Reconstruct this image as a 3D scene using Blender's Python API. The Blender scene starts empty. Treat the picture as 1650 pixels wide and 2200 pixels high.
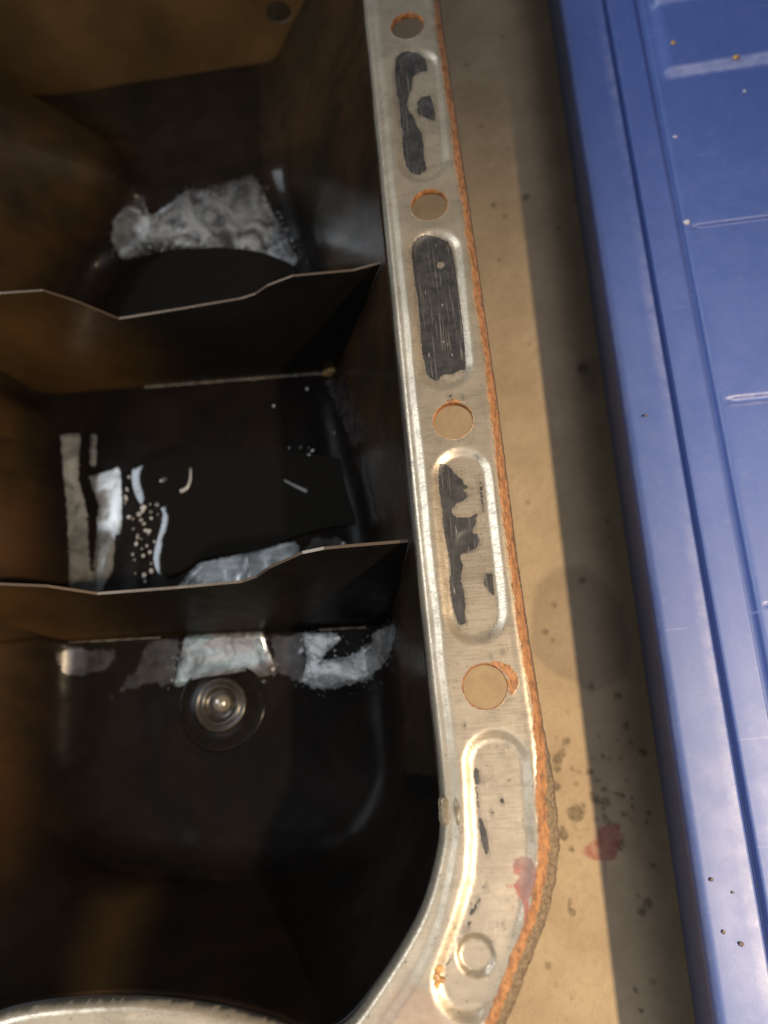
import bpy, bmesh, math, random
import numpy as np
from mathutils import Vector, Matrix, geometry
random.seed(4); RNG = np.random.default_rng(7)
MM = 0.001
scene = bpy.context.scene
COL = scene.collection

# ------------------------------------------------------------------ camera
F_PX, CX, CY = 1652.0, 825.0, 1100.0          # focal length and centre in photograph pixels
CAM_Z = 235.0                                 # mm above the concrete; flange face at 70, pan floor at about 5
WX = np.array([0.98628209, 0.11904888, -0.114346])
WY = np.array([-0.0798933, 0.95045208, 0.30042954])
WZ = np.array([-0.1444462, 0.2871728, -0.94692507])   # world axes seen from the camera (right, up, forward)
cam_d = bpy.data.cameras.new('camera'); cam = bpy.data.objects.new('camera', cam_d); COL.objects.link(cam)
right = Vector((WX[0], WY[0], WZ[0])); up = Vector((WX[1], WY[1], WZ[1])); fwd = Vector((WX[2], WY[2], WZ[2]))
cam.matrix_world = Matrix(((right.x, up.x, -fwd.x, 0), (right.y, up.y, -fwd.y, 0),
                           (right.z, up.z, -fwd.z, CAM_Z * MM), (0, 0, 0, 1)))
cam_d.sensor_fit = 'VERTICAL'; cam_d.sensor_height = 36.0; cam_d.sensor_width = 27.0
cam_d.lens = 36.0 * F_PX / 2200.0
cam_d.clip_start = 0.005; cam_d.clip_end = 50
cam_d.dof.use_dof = True; cam_d.dof.focus_distance = 0.178; cam_d.dof.aperture_fstop = 9.6
scene.camera = cam

# ------------------------------------------------------------------ light and exposure
w = bpy.data.worlds.new('World'); scene.world = w; w.use_nodes = True
w.node_tree.nodes['Background'].inputs[0].default_value = (0.96, 0.90, 0.82, 1)
w.node_tree.nodes['Background'].inputs[1].default_value = 0.095
def lamp(name, kind, loc, power, col, target=(0, 0.05, 0.03), size=None, sy=None, radius=None):
    d = bpy.data.lights.new(name, kind); d.energy = power; d.color = col
    if kind == 'AREA':
        d.shape = 'RECTANGLE'; d.size = size; d.size_y = sy or size
    else:
        d.shadow_soft_size = radius
    o = bpy.data.objects.new(name, d); COL.objects.link(o); o.location = loc
    if target is None: return o                                        # an area panel facing straight down
    o.rotation_euler = (Vector(target) - Vector(loc)).to_track_quat('-Z', 'Y').to_euler()
    return o
lamp('work_lamp', 'SPOT', (0.385, -0.16, 0.60), 36.0, (1.0, 0.74, 0.45), (-0.02, -0.085, 0.0), radius=0.013)
sp = bpy.data.lights['work_lamp']; sp.spot_size = math.radians(50); sp.spot_blend = 1.0
lamp('garage_door_light', 'AREA', (-0.565, 0.25, 0.47), 5.4, (0.82, 0.91, 1.0), None, 0.36, 0.36)
lamp('skylight', 'AREA', (0.25, -0.20, 0.66), 2.05, (0.92, 0.90, 1.0), (0.05, -0.05, 0.03), 0.34, 0.30)
lamp('added_glint_lamp', 'AREA', (-0.19, -0.135, 0.47), 0.34, (0.90, 0.95, 1.0), None, 0.25, 0.15)  # added panel without a known source, mirrored by the oil films
scene.view_settings.view_transform = 'Standard'; scene.view_settings.look = 'None'
scene.view_settings.exposure = 0.0; scene.view_settings.gamma = 1.0
scene.render.engine = 'CYCLES'
scene.cycles.max_bounces = 8; scene.cycles.use_denoising = True
scene.cycles.sample_clamp_indirect = 4.0
scene.cycles.caustics_reflective = False; scene.cycles.caustics_refractive = False

# ------------------------------------------------------------------ measuring helpers (mm)
def un(px, py, z):
    """where the sight line of a photograph pixel meets height z"""
    v = np.array([px - CX, CY - py, F_PX])
    a, b, c = WX @ v, WY @ v, WZ @ v
    h = CAM_Z - z
    return (a / -c * h, b / -c * h)
def unp(pts, z): return [un(p[0], p[1], z) for p in pts]
def zoomed(ox, oy, k, pts): return [(ox + x / k, oy + y / k) for x, y in pts]

def seg_dist(P, poly, closed=True):
    P = np.asarray(P, float)[:, :2]; poly = np.asarray(poly, float)
    A = poly; B = np.roll(poly, -1, 0)
    if not closed: A, B = poly[:-1], poly[1:]
    best = np.full(len(P), 1e9)
    for a, b in zip(A, B):
        d = b - a; L = max(d @ d, 1e-12)
        t = np.clip(((P - a) @ d) / L, 0, 1)
        q = P - a - t[:, None] * d
        best = np.minimum(best, np.hypot(q[:, 0], q[:, 1]))
    return best
def inside(P, poly):
    P = np.asarray(P, float); poly = np.asarray(poly, float)
    x, y = P[:, 0], P[:, 1]; c = np.zeros(len(P), bool)
    A = poly; B = np.roll(poly, -1, 0)
    for (x1, y1), (x2, y2) in zip(A, B):
        if y1 == y2: continue
        m = ((y1 > y) != (y2 > y)) & (x < (x2 - x1) * (y - y1) / (y2 - y1) + x1)
        c ^= m
    return c
def sdf(P, poly):
    d = seg_dist(P, poly); d[inside(P, poly)] *= -1
    return d
def union(P, polys):
    out = np.full(len(P), 9.0)
    for q in polys: out = np.minimum(out, sdf(P, q))
    return out
def discs(P, items):
    out = np.full(len(P), 9.0)
    for x, y, r in items: out = np.minimum(out, np.hypot(P[:, 0] - x, P[:, 1] - y) - r)
    return out
def spline(pts, n=8, closed=False):
    pts = [np.array(p, float) for p in pts]; m = len(pts); out = []
    for i in range(m if closed else m - 1):
        p0 = pts[(i - 1) % m] if closed or i > 0 else pts[0]
        p1, p2 = pts[i], pts[(i + 1) % m]
        p3 = pts[(i + 2) % m] if closed or i + 2 < m else pts[-1]
        for k in range(n):
            t = k / n
            out.append(0.5 * (2 * p1 + (p2 - p0) * t + (2 * p0 - 5 * p1 + 4 * p2 - p3) * t * t + (3 * p1 - p0 - 3 * p2 + p3) * t ** 3))
    if not closed: out.append(pts[-1])
    return out
def resample(pts, step, closed=True):
    pts = np.asarray(pts, float)
    if closed: pts = np.vstack([pts, pts[:1]])
    seg = np.hypot(*np.diff(pts, axis=0).T[:2]); s = np.concatenate([[0], np.cumsum(seg)])
    n = max(3, int(s[-1] / step)); q = np.linspace(0, s[-1], n, endpoint=not closed)
    return np.stack([np.interp(q, s, pts[:, k]) for k in range(pts.shape[1])], 1)
def value_noise(P, scale, seed=0):
    """smooth 2-D lattice noise, -1..1"""
    r = np.random.default_rng(seed); T = r.uniform(-1, 1, (64, 64))
    q = np.asarray(P)[:, :2] / scale; i = np.floor(q).astype(int); f = q - i; f = f * f * (3 - 2 * f)
    g = lambda a, b: T[(i[:, 0] + a) % 64, (i[:, 1] + b) % 64]
    return (g(0, 0) * (1 - f[:, 0]) + g(1, 0) * f[:, 0]) * (1 - f[:, 1]) + (g(0, 1) * (1 - f[:, 0]) + g(1, 1) * f[:, 0]) * f[:, 1]
def sstep(a, b, x):
    t = np.clip((x - a) / (b - a), 0, 1); return t * t * (3 - 2 * t)

# ------------------------------------------------------------------ mesh helpers
def link(name, verts, faces, mat, parent=None, smooth=True, attrs=None, world=True):
    me = bpy.data.meshes.new(name)
    me.from_pydata([(float(v[0]) * MM, float(v[1]) * MM, float(v[2]) * MM) for v in verts], [], [tuple(map(int, f)) for f in faces])
    me.update()
    if smooth: me.polygons.foreach_set('use_smooth', [True] * len(me.polygons))
    for k, a in (attrs or {}).items():
        at = me.attributes.new(k, 'FLOAT', 'POINT'); at.data.foreach_set('value', np.asarray(a, np.float32))
    if mat: me.materials.append(mat)
    o = bpy.data.objects.new(name, me); COL.objects.link(o)
    if parent: adopt(o, parent)
    return o
def adopt(o, parent):
    o.parent = parent
    m = Matrix.Identity(4); q = parent
    while q: m = Matrix.Translation(q.location) @ m if q.type == 'EMPTY' else m; q = q.parent
    o.matrix_parent_inverse = Matrix.Translation(-Vector(parent.location)) if parent.type == 'EMPTY' else Matrix.Identity(4)
def thing(name, label, cat, loc, group=None):
    o = bpy.data.objects.new(name, None); COL.objects.link(o); o.location = Vector(loc) * MM
    o.empty_display_size = 0.01; o['label'] = label; o['category'] = cat
    if group: o['group'] = group
    return o
def cdt(loops, pts, keep):
    """Delaunay triangulation with constrained loops; keeps the triangles whose centre passes keep()"""
    V = []; E = []
    for lp in loops:
        s = len(V); n = len(lp)
        V += [Vector((float(p[0]), float(p[1]))) for p in lp]
        E += [(s + i, s + (i + 1) % n) for i in range(n)]
    V += [Vector((float(p[0]), float(p[1]))) for p in pts]
    v, e, f, ov, oe, of = geometry.delaunay_2d_cdt(V, E, [], 0, 1e-4)
    v = np.array([(p.x, p.y) for p in v]); f = np.array([t for t in f if len(t) == 3])
    f = f[keep(v[f].mean(1))]
    used = np.unique(f); remap = np.full(len(v), -1); remap[used] = np.arange(len(used))
    v = v[used]; f = remap[f]
    a, b, c = v[f[:, 0]], v[f[:, 1]], v[f[:, 2]]
    neg = ((b - a)[:, 0] * (c - a)[:, 1] - (b - a)[:, 1] * (c - a)[:, 0]) < 0
    f[neg] = f[neg][:, ::-1]
    return v, f
def grid_pts(x0, x1, y0, y1, s, jit=0.25):
    gx, gy = np.meshgrid(np.arange(x0, x1, s), np.arange(y0, y1, s)); P = np.stack([gx.ravel(), gy.ravel()], 1)
    return P + RNG.uniform(-jit * s, jit * s, P.shape)

# ------------------------------------------------------------------ materials
class Mat:
    def __init__(s, name):
        s.m = bpy.data.materials.new(name); s.m.use_nodes = True; s.t = s.m.node_tree; s.n = s.t.nodes
        s.p = s.n['Principled BSDF']
        tc = s.n.new('ShaderNodeTexCoord')
        vm = s.n.new('ShaderNodeVectorMath'); vm.operation = 'SCALE'; vm.inputs['Scale'].default_value = 1000
        s.t.links.new(tc.outputs['Object'], vm.inputs[0]); s.co = vm.outputs[0]     # object space in mm
    def put(s, sock, v):
        if hasattr(v, 'is_output'): s.t.links.new(v, sock)
        else: sock.default_value = v if not (isinstance(v, tuple) and len(v) == 3 and sock.type == 'RGBA') else (*v, 1)
    def attr(s, name):
        a = s.n.new('ShaderNodeAttribute'); a.attribute_name = name; return a.outputs['Fac']
    def math(s, op, a, b=0.0, c=None):
        m = s.n.new('ShaderNodeMath'); m.operation = op; s.put(m.inputs[0], a); s.put(m.inputs[1], b)
        if c is not None: s.put(m.inputs[2], c)
        return m.outputs[0]
    def mapping(s, scale=(1, 1, 1), rot=(0, 0, 0), loc=(0, 0, 0)):
        m = s.n.new('ShaderNodeMapping'); s.t.links.new(s.co, m.inputs[0])
        m.inputs['Scale'].default_value = scale; m.inputs['Rotation'].default_value = rot; m.inputs['Location'].default_value = loc
        return m.outputs[0]
    def noise(s, scale, detail=3, rough=0.55, vec=None, dist=0.0):
        m = s.n.new('ShaderNodeTexNoise'); s.t.links.new(vec or s.co, m.inputs['Vector'])
        m.inputs['Scale'].default_value = scale; m.inputs['Detail'].default_value = detail
        m.inputs['Roughness'].default_value = rough; m.inputs['Distortion'].default_value = dist
        return m.outputs['Fac']
    def voro(s, scale, feature='F1', vec=None):
        m = s.n.new('ShaderNodeTexVoronoi'); m.feature = feature; s.t.links.new(vec or s.co, m.inputs['Vector'])
        m.inputs['Scale'].default_value = scale; return m.outputs['Distance']
    def ramp(s, v, lo, hi, a=0.0, b=1.0, smooth=True):
        m = s.n.new('ShaderNodeMapRange'); m.interpolation_type = 'SMOOTHSTEP' if smooth else 'LINEAR'
        s.put(m.inputs[0], v)
        for i, x in enumerate((lo, hi, a, b)): m.inputs[i + 1].default_value = x
        return m.outputs[0]
    def mix(s, f, a, b, mode='MIX'):
        m = s.n.new('ShaderNodeMix'); m.data_type = 'RGBA'; m.blend_type = mode
        s.put(m.inputs[0], f); s.put(m.inputs[6], a); s.put(m.inputs[7], b); return m.outputs[2]
    def mixf(s, f, a, b):
        m = s.n.new('ShaderNodeMix'); m.data_type = 'FLOAT'
        s.put(m.inputs[0], f); s.put(m.inputs[2], a); s.put(m.inputs[3], b); return m.outputs[0]
    def inner(s, d, amp, scale, wdt=0.12, detail=3):
        """1 inside a signed-distance mark, with a ragged edge"""
        n = s.math('MULTIPLY', s.math('SUBTRACT', s.noise(scale, detail), 0.5), amp)
        return s.ramp(s.math('ADD', d, n), -wdt, wdt, 1.0, 0.0)
    def bump(s, hgt, dist, strength=1.0, normal=None):
        b = s.n.new('ShaderNodeBump'); b.inputs['Strength'].default_value = strength
        b.inputs['Distance'].default_value = dist * MM; s.put(b.inputs['Height'], hgt)
        if normal: s.t.links.new(normal, b.inputs['Normal'])
        return b.outputs[0]
    def out(s, **k):
        names = dict(base='Base Color', metal='Metallic', rough='Roughness', normal='Normal', spec='Specular IOR Level',
                     coat='Coat Weight', coat_rough='Coat Roughness', trans='Transmission Weight', ior='IOR', sss='Subsurface Weight', alpha='Alpha', coat_normal='Coat Normal')
        for a, v in k.items(): s.put(s.p.inputs[names[a]], v)
        return s.m

def mat_flange():
    m = Mat('scraped_steel')
    cross = m.mapping((0.12, 2.6, 1.0), (0, 0, 0.06)); along = m.mapping((3.0, 0.10, 1), (0, 0, 0.03))
    sc = m.noise(1.3, 5, 0.65, cross); sc2 = m.noise(1.1, 4, 0.6, along); big = m.noise(0.09, 4, 0.6)
    base = m.mix(m.ramp(big, 0.35, 0.68), (0.40, 0.345, 0.26), (0.31, 0.265, 0.20))
    base = m.mix(m.math('MULTIPLY', m.ramp(sc, 0.54, 0.62), 0.72), base, (0.30, 0.27, 0.22))
    base = m.mix(m.math('MULTIPLY', m.ramp(sc2, 0.60, 0.72), 0.35), base, (0.62, 0.59, 0.52))
    pit = m.math('MAXIMUM', m.ramp(m.noise(1.5, 2, 0.5), 0.685, 0.725), m.math('MULTIPLY', m.ramp(m.noise(0.16, 3), 0.55, 0.65), m.ramp(m.noise(2.2, 3, 0.6), 0.60, 0.66)))
    smud = m.ramp(m.noise(0.22, 5, 0.65, m.mapping((0.6, 1.5, 1), (0, 0, 0.08)), 0.6), 0.50, 0.72)
    base = m.mix(m.math('MULTIPLY', smud, 0.5), base, (0.22, 0.19, 0.145))
    base = m.mix(m.math('MULTIPLY', pit, 0.8), base, (0.10, 0.08, 0.06))
    rgh = m.mixf(m.ramp(sc, 0.4, 0.7), 0.33, 0.50)
    # red-brown film near corner
    film_or_glint = m.inner(m.attr('brown'), 3.0, 0.25, 0.9)
    base = m.mix(m.math('MULTIPLY', film_or_glint, 0.55), base, m.mix(m.noise(0.6, 4), (0.42, 0.30, 0.22), (0.22, 0.13, 0.09)))
    # oily dirt along the inner rolled edge
    gr = m.inner(m.attr('grime'), 0.9, 1.1, 0.25, 6)
    base = m.mix(m.math('MULTIPLY', gr, 0.85), base, m.mix(m.noise(1.2, 4), (0.16, 0.13, 0.11), (0.045, 0.04, 0.035)))
    crease = m.inner(m.attr('crease'), 0.25, 2.0, 0.10)
    base = m.mix(m.math('MULTIPLY', crease, 0.55), base, (0.12, 0.09, 0.06))
    # pink paint
    pk = m.inner(m.attr('pink'), 1.0, 0.9, 0.18, 4)
    base = m.mix(m.math('MULTIPLY', pk, m.ramp(m.noise(0.5, 4), 0.3, 0.7, 0.78, 0.98)), base, m.mix(m.ramp(m.noise(0.22, 2), 0.42, 0.58), (0.27, 0.075, 0.05), (0.19, 0.10, 0.09)))
    # rust
    ru = m.inner(m.attr('rust'), 1.1, 0.7, 0.14, 5)
    lv = m.mapping((0.9, 0.45, 1.0), (0, 0, -0.03))
    rc = m.mix(m.ramp(m.noise(0.9, 5, 0.65, lv), 0.38, 0.66), (0.34, 0.165, 0.068), (0.18, 0.083, 0.038))
    rc = m.mix(m.math('MULTIPLY', m.ramp(m.noise(1.5, 4, 0.6, lv), 0.54, 0.66), 0.85), rc, (0.09, 0.05, 0.028))
    rc = m.mix(m.math('MULTIPLY', m.ramp(m.noise(2.6, 3, 0.6), 0.58, 0.70), 0.3), rc, (0.38, 0.27, 0.16))
    base = m.mix(ru, base, rc)
    dk = m.inner(m.attr('dirt'), 1.0, 0.9, 0.2, 5)
    dc = m.mix(m.ramp(m.noise(1.4, 5, 0.7), 0.3, 0.75), (0.075, 0.055, 0.038), (0.24, 0.18, 0.11))
    base = m.mix(dk, base, dc)
    # black sealant residue, and the darkened dimples
    bl = m.inner(m.attr('black'), 0.70, 1.8, 0.06, 6)
    sm = m.math('MULTIPLY', m.ramp(m.math('ADD', m.attr('black'), m.math('MULTIPLY', m.math('SUBTRACT', m.noise(0.9, 5, 0.65, m.mapping((1.5, 0.3, 1), (0, 0, 0.05))), 0.5), 4.0)), -0.3, 1.1, 1.0, 0.0), 0.42)
    base = m.mix(sm, base, (0.11, 0.10, 0.09))
    fleck = m.ramp(m.noise(0.9, 2, 0.5, m.mapping((1.4, 0.25, 1))), 0.70, 0.75)
    bc = m.mix(m.ramp(m.noise(0.5, 4), 0.3, 0.7), (0.040, 0.038, 0.037), (0.018, 0.0175, 0.017))
    bc = m.mix(m.math('MULTIPLY', fleck, 0.7), bc, (0.40, 0.36, 0.31))
    lin = m.ramp(m.noise(1.0, 2, 0.5, m.mapping((3.2, 0.07, 1), (0, 0, 0.05))), 0.60, 0.68)
    bc = m.mix(m.math('MULTIPLY', lin, 0.35), bc, (0.30, 0.27, 0.23))
    base = m.mix(bl, base, bc)
    metal = m.mixf(m.math('MAXIMUM', m.math('MAXIMUM', ru, dk), m.math('MAXIMUM', bl, pk)), 0.55, 0.0)
    rough = m.mixf(m.math('MAXIMUM', ru, dk), m.mixf(bl, rgh, 0.46), 0.85)
    rough = m.mixf(gr, rough, 0.35)
    rb = m.bump(m.math('MULTIPLY', m.noise(1.6, 5, 0.7), m.math('MAXIMUM', ru, dk)), 0.17)
    bb = m.bump(bl, 0.16, 1.0, rb)
    nb = m.bump(m.math('ADD', sc, m.math('MULTIPLY', m.noise(3, 3), 0.4)), 0.022, 1.0, bb)
    return m.out(base=base, metal=metal, rough=rough, normal=nb)

def mat_rust(name='rusty_hole_edge'):
    m = Mat(name)
    c = m.mix(m.ramp(m.noise(0.5, 5, 0.65), 0.35, 0.65), (0.46, 0.20, 0.065), (0.20, 0.075, 0.025))
    return m.out(base=c, rough=0.75, normal=m.bump(m.noise(1.4, 4), 0.25))

def mat_pan():
    m = Mat('oily_varnished_steel')
    n1 = m.noise(0.035, 4, 0.6); n2 = m.noise(0.25, 4, 0.6)
    runs = m.noise(0.12, 4, 0.6, m.mapping((1, 1, 0.15)), 0.5)
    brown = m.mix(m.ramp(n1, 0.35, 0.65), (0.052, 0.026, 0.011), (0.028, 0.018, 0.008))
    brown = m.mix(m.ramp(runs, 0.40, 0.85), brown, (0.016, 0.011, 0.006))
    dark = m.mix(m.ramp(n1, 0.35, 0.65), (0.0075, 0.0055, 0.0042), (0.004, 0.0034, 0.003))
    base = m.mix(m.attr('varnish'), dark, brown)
    sk = m.inner(m.attr('streak'), 7, 0.06, 10, 3)
    base = m.mix(m.math('MULTIPLY', sk, 0.32), base, (0.12, 0.06, 0.02))  # orange reflection on the near wall, painted in as a streak
    # oil film with grey reflections painted into its colour, beads at the rim
    fb = m.attr('film_or_glint'); fd = m.attr('glint_dim')
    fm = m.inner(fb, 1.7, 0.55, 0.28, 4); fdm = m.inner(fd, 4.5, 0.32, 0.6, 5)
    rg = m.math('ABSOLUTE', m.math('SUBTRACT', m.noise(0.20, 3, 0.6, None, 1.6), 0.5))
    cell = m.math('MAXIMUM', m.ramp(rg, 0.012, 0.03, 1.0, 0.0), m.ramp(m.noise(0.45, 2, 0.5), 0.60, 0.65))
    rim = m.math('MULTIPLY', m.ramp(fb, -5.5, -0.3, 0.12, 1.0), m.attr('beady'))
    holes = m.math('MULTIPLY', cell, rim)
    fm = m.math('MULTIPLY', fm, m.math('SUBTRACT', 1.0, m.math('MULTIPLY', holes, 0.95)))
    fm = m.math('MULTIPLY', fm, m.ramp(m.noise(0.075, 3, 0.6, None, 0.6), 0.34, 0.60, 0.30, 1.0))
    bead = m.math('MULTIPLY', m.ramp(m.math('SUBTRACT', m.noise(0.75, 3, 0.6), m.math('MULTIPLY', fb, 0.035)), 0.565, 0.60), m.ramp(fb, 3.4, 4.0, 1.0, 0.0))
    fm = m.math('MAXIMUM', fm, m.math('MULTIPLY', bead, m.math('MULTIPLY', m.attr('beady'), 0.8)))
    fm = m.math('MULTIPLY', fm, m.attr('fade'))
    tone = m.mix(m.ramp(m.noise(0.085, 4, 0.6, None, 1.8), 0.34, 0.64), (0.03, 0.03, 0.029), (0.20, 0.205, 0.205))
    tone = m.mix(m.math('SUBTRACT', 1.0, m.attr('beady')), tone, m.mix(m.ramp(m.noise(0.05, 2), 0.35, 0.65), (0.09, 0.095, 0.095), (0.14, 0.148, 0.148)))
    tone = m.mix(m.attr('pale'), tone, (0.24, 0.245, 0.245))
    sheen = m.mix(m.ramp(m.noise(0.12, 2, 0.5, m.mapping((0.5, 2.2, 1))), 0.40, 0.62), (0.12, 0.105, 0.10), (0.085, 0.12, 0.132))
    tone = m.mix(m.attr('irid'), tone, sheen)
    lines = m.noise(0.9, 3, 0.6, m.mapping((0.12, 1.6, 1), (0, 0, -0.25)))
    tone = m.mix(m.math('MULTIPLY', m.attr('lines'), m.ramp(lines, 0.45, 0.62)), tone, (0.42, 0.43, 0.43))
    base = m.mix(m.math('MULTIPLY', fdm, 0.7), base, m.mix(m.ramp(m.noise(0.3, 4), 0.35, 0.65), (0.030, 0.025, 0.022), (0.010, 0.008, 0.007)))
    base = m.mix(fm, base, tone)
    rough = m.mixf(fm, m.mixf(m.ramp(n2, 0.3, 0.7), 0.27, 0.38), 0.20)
    nb = m.bump(m.noise(0.10, 2, 0.5), 0.12)
    nb = m.bump(m.math('MULTIPLY', m.ramp(fb, -1.2, 0.4, 1.0, 0.0), m.math('ADD', 0.6, m.noise(0.20, 2, 0.45, None, 0.8))), 0.5, 1.0, nb)
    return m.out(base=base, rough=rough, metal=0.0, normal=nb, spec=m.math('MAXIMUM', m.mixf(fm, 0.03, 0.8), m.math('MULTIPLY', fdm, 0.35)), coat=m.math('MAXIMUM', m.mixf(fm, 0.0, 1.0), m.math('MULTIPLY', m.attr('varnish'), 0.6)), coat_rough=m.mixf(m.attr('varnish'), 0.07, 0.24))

def mat_baffle(k=1.0):
    m = Mat('varnished_baffle_steel')
    n1 = m.noise(0.03, 4, 0.6); n2 = m.noise(0.2, 4)
    br = m.mix(m.ramp(n1, 0.3, 0.7), (0.095 * k, 0.050 * k, 0.016 * k), (0.055 * k, 0.031 * k, 0.011 * k))
    dk = m.mix(m.ramp(n1, 0.3, 0.7), (0.0075, 0.006, 0.0046), (0.0048, 0.004, 0.0033))
    base = m.mix(m.attr('varnish'), dk, br)
    base = m.mix(m.math('MULTIPLY', m.ramp(m.noise(0.7, 3), 0.66, 0.72), 0.5), base, (0.02, 0.014, 0.008))
    ed = m.attr('edge')
    base = m.mix(ed, base, (0.10, 0.075, 0.055))
    rough = m.mixf(ed, m.mixf(m.ramp(n2, 0.3, 0.7), 0.28, 0.45), 0.35)
    return m.out(base=base, rough=rough, metal=m.mixf(ed, 0.0, 0.4), spec=0.22, normal=m.bump(m.noise(0.15, 4), 0.12), coat=0.06, coat_rough=0.1)

def mat_simple(name, c, rough=0.4, metal=0.0, n=None, c2=None, bump=0.0, bs=0.5, **k):
    m = Mat(name); base = c
    if c2: base = m.mix(m.ramp(m.noise(n or 0.3, 4), 0.35, 0.65), c, c2)
    if bump: k['normal'] = m.bump(m.noise(bs, 4), bump)
    return m.out(base=base, rough=rough, metal=metal, **k)

def mat_concrete():
    m = Mat('concrete')
    a = m.noise(0.05, 5, 0.6); b = m.noise(0.35, 5, 0.65); c = m.noise(2.2, 4, 0.7)
    base = m.mix(m.ramp(a, 0.3, 0.7), (0.37, 0.295, 0.195), (0.295, 0.23, 0.148))
    base = m.mix(m.math('MULTIPLY', m.ramp(b, 0.42, 0.72), 0.40), base, (0.26, 0.195, 0.12))
    base = m.mix(m.math('MULTIPLY', m.ramp(c, 0.55, 0.8), 0.25), base, (0.50, 0.42, 0.30))
    damp = m.inner(m.attr('damp'), 9.0, 0.05, 1.3, 4)
    base = m.mix(m.math('MULTIPLY', damp, 0.42), base, (0.13, 0.10, 0.075))
    sp = m.inner(m.attr('spots'), 1.5, 0.55, 0.55, 4)
    base = m.mix(m.math('MULTIPLY', sp, m.ramp(m.noise(0.8, 3), 0.3, 0.7, 0.5, 0.85)), base, (0.085, 0.065, 0.04))
    pores = m.ramp(m.noise(1.3, 4, 0.7), 0.62, 0.70)
    base = m.mix(m.math('MULTIPLY', pores, 0.45), base, (0.17, 0.13, 0.085))
    fine = m.math('MULTIPLY', m.ramp(m.noise(0.42, 2, 0.4), 0.735, 0.77), 0.55)
    base = m.mix(fine, base, (0.12, 0.085, 0.05))
    pk = m.inner(m.attr('pink'), 2.0, 0.45, 0.5, 4)
    base = m.mix(m.math('MULTIPLY', pk, m.ramp(m.noise(0.35, 4), 0.25, 0.7, 0.45, 0.85)), base, (0.24, 0.075, 0.06))
    nb = m.bump(m.math('ADD', b, m.math('MULTIPLY', c, 0.4)), 0.35)
    return m.out(base=base, rough=0.82, normal=nb, spec=0.3)

def mat_blue():
    m = Mat('blue_plastic')
    a = m.noise(0.03, 3); fine = m.noise(2.4, 3)
    base = m.mix(m.ramp(a, 0.3, 0.7), (0.056, 0.102, 0.315), (0.063, 0.110, 0.335))
    dust = m.math('MULTIPLY', m.ramp(m.noise(0.5, 6, 0.75), 0.50, 0.80), 0.10)
    base = m.mix(dust, base, (0.45, 0.45, 0.50))
    scr = m.ramp(m.noise(0.8, 2, 0.4, m.mapping((0.06, 1.3, 1), (0, 0, 0.9))), 0.735, 0.76)
    base = m.mix(m.math('MULTIPLY', scr, 0.10), base, (0.5, 0.55, 0.75))
    edge_glint = m.attr('edge_glint')
    base = m.mix(m.math('MULTIPLY', edge_glint, m.ramp(m.noise(0.25, 5, 0.7), 0.30, 0.65, 0.10, 0.55)), base, (0.42, 0.42, 0.56))  # highlights on lid edges and rib faces painted into the plastic
    return m.out(base=base, rough=m.mixf(m.ramp(m.noise(0.12, 4), 0.3, 0.7), 0.46, 0.56), normal=m.bump(fine, 0.02), spec=1.0)

M_FL, M_RUST, M_PAN, M_BAF, M_CON, M_BLUE = mat_flange(), mat_rust(), mat_pan(), mat_baffle(), mat_concrete(), mat_blue()
M_OIL = mat_simple('black_engine_oil', (0.004, 0.0035, 0.003), 0.05, spec=0.4, bump=0.05, bs=0.05)
def mat_drop():
    m = Mat('pale_glint_oil'); oi = m.n.new('ShaderNodeObjectInfo').outputs['Random']
    return m.out(base=m.mix(oi, (0.05, 0.048, 0.045), (0.36, 0.36, 0.35)), rough=0.12, spec=0.6)  # pale base colour stands in for lamp glints on the drops
M_DROP = mat_drop()
M_BOSS = mat_simple('oily_boss_steel', (0.026, 0.021, 0.015), 0.30, 0.25, 0.5, (0.016, 0.013, 0.010))
M_WELD = mat_simple('oily_weld', (0.10, 0.085, 0.07), 0.22, 0.4, 0.6, (0.05, 0.04, 0.03), 0.3, 0.8)
M_TACK = mat_simple('varnished_weld_tack', (0.22, 0.13, 0.04), 0.4, 0.1, 0.5, (0.12, 0.07, 0.02), 0.3, 0.6)
M_CLEAR = mat_simple('dried_sealant', (0.75, 0.66, 0.48), 0.06, 0.0, 0.5, (0.50, 0.38, 0.22), 0.3, 0.6, trans=0.8, ior=1.45)
M_AMBER = mat_simple('amber_sealant', (0.50, 0.28, 0.10), 0.22, 0.0, 0.9, (0.25, 0.13, 0.05), 0.3, 1.2)
M_CHIP = mat_simple('rust_crumb', (0.62, 0.34, 0.13), 0.8, 0.0, 0.9, (0.40, 0.20, 0.08))
M_CHIPD = mat_simple('dark_crumb', (0.16, 0.13, 0.12), 0.8, 0.0, 0.9, (0.08, 0.065, 0.06))
M_CHIPW = mat_simple('pale_crumb', (0.62, 0.58, 0.60), 0.7, 0.0, 0.9, (0.45, 0.42, 0.45))

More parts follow.
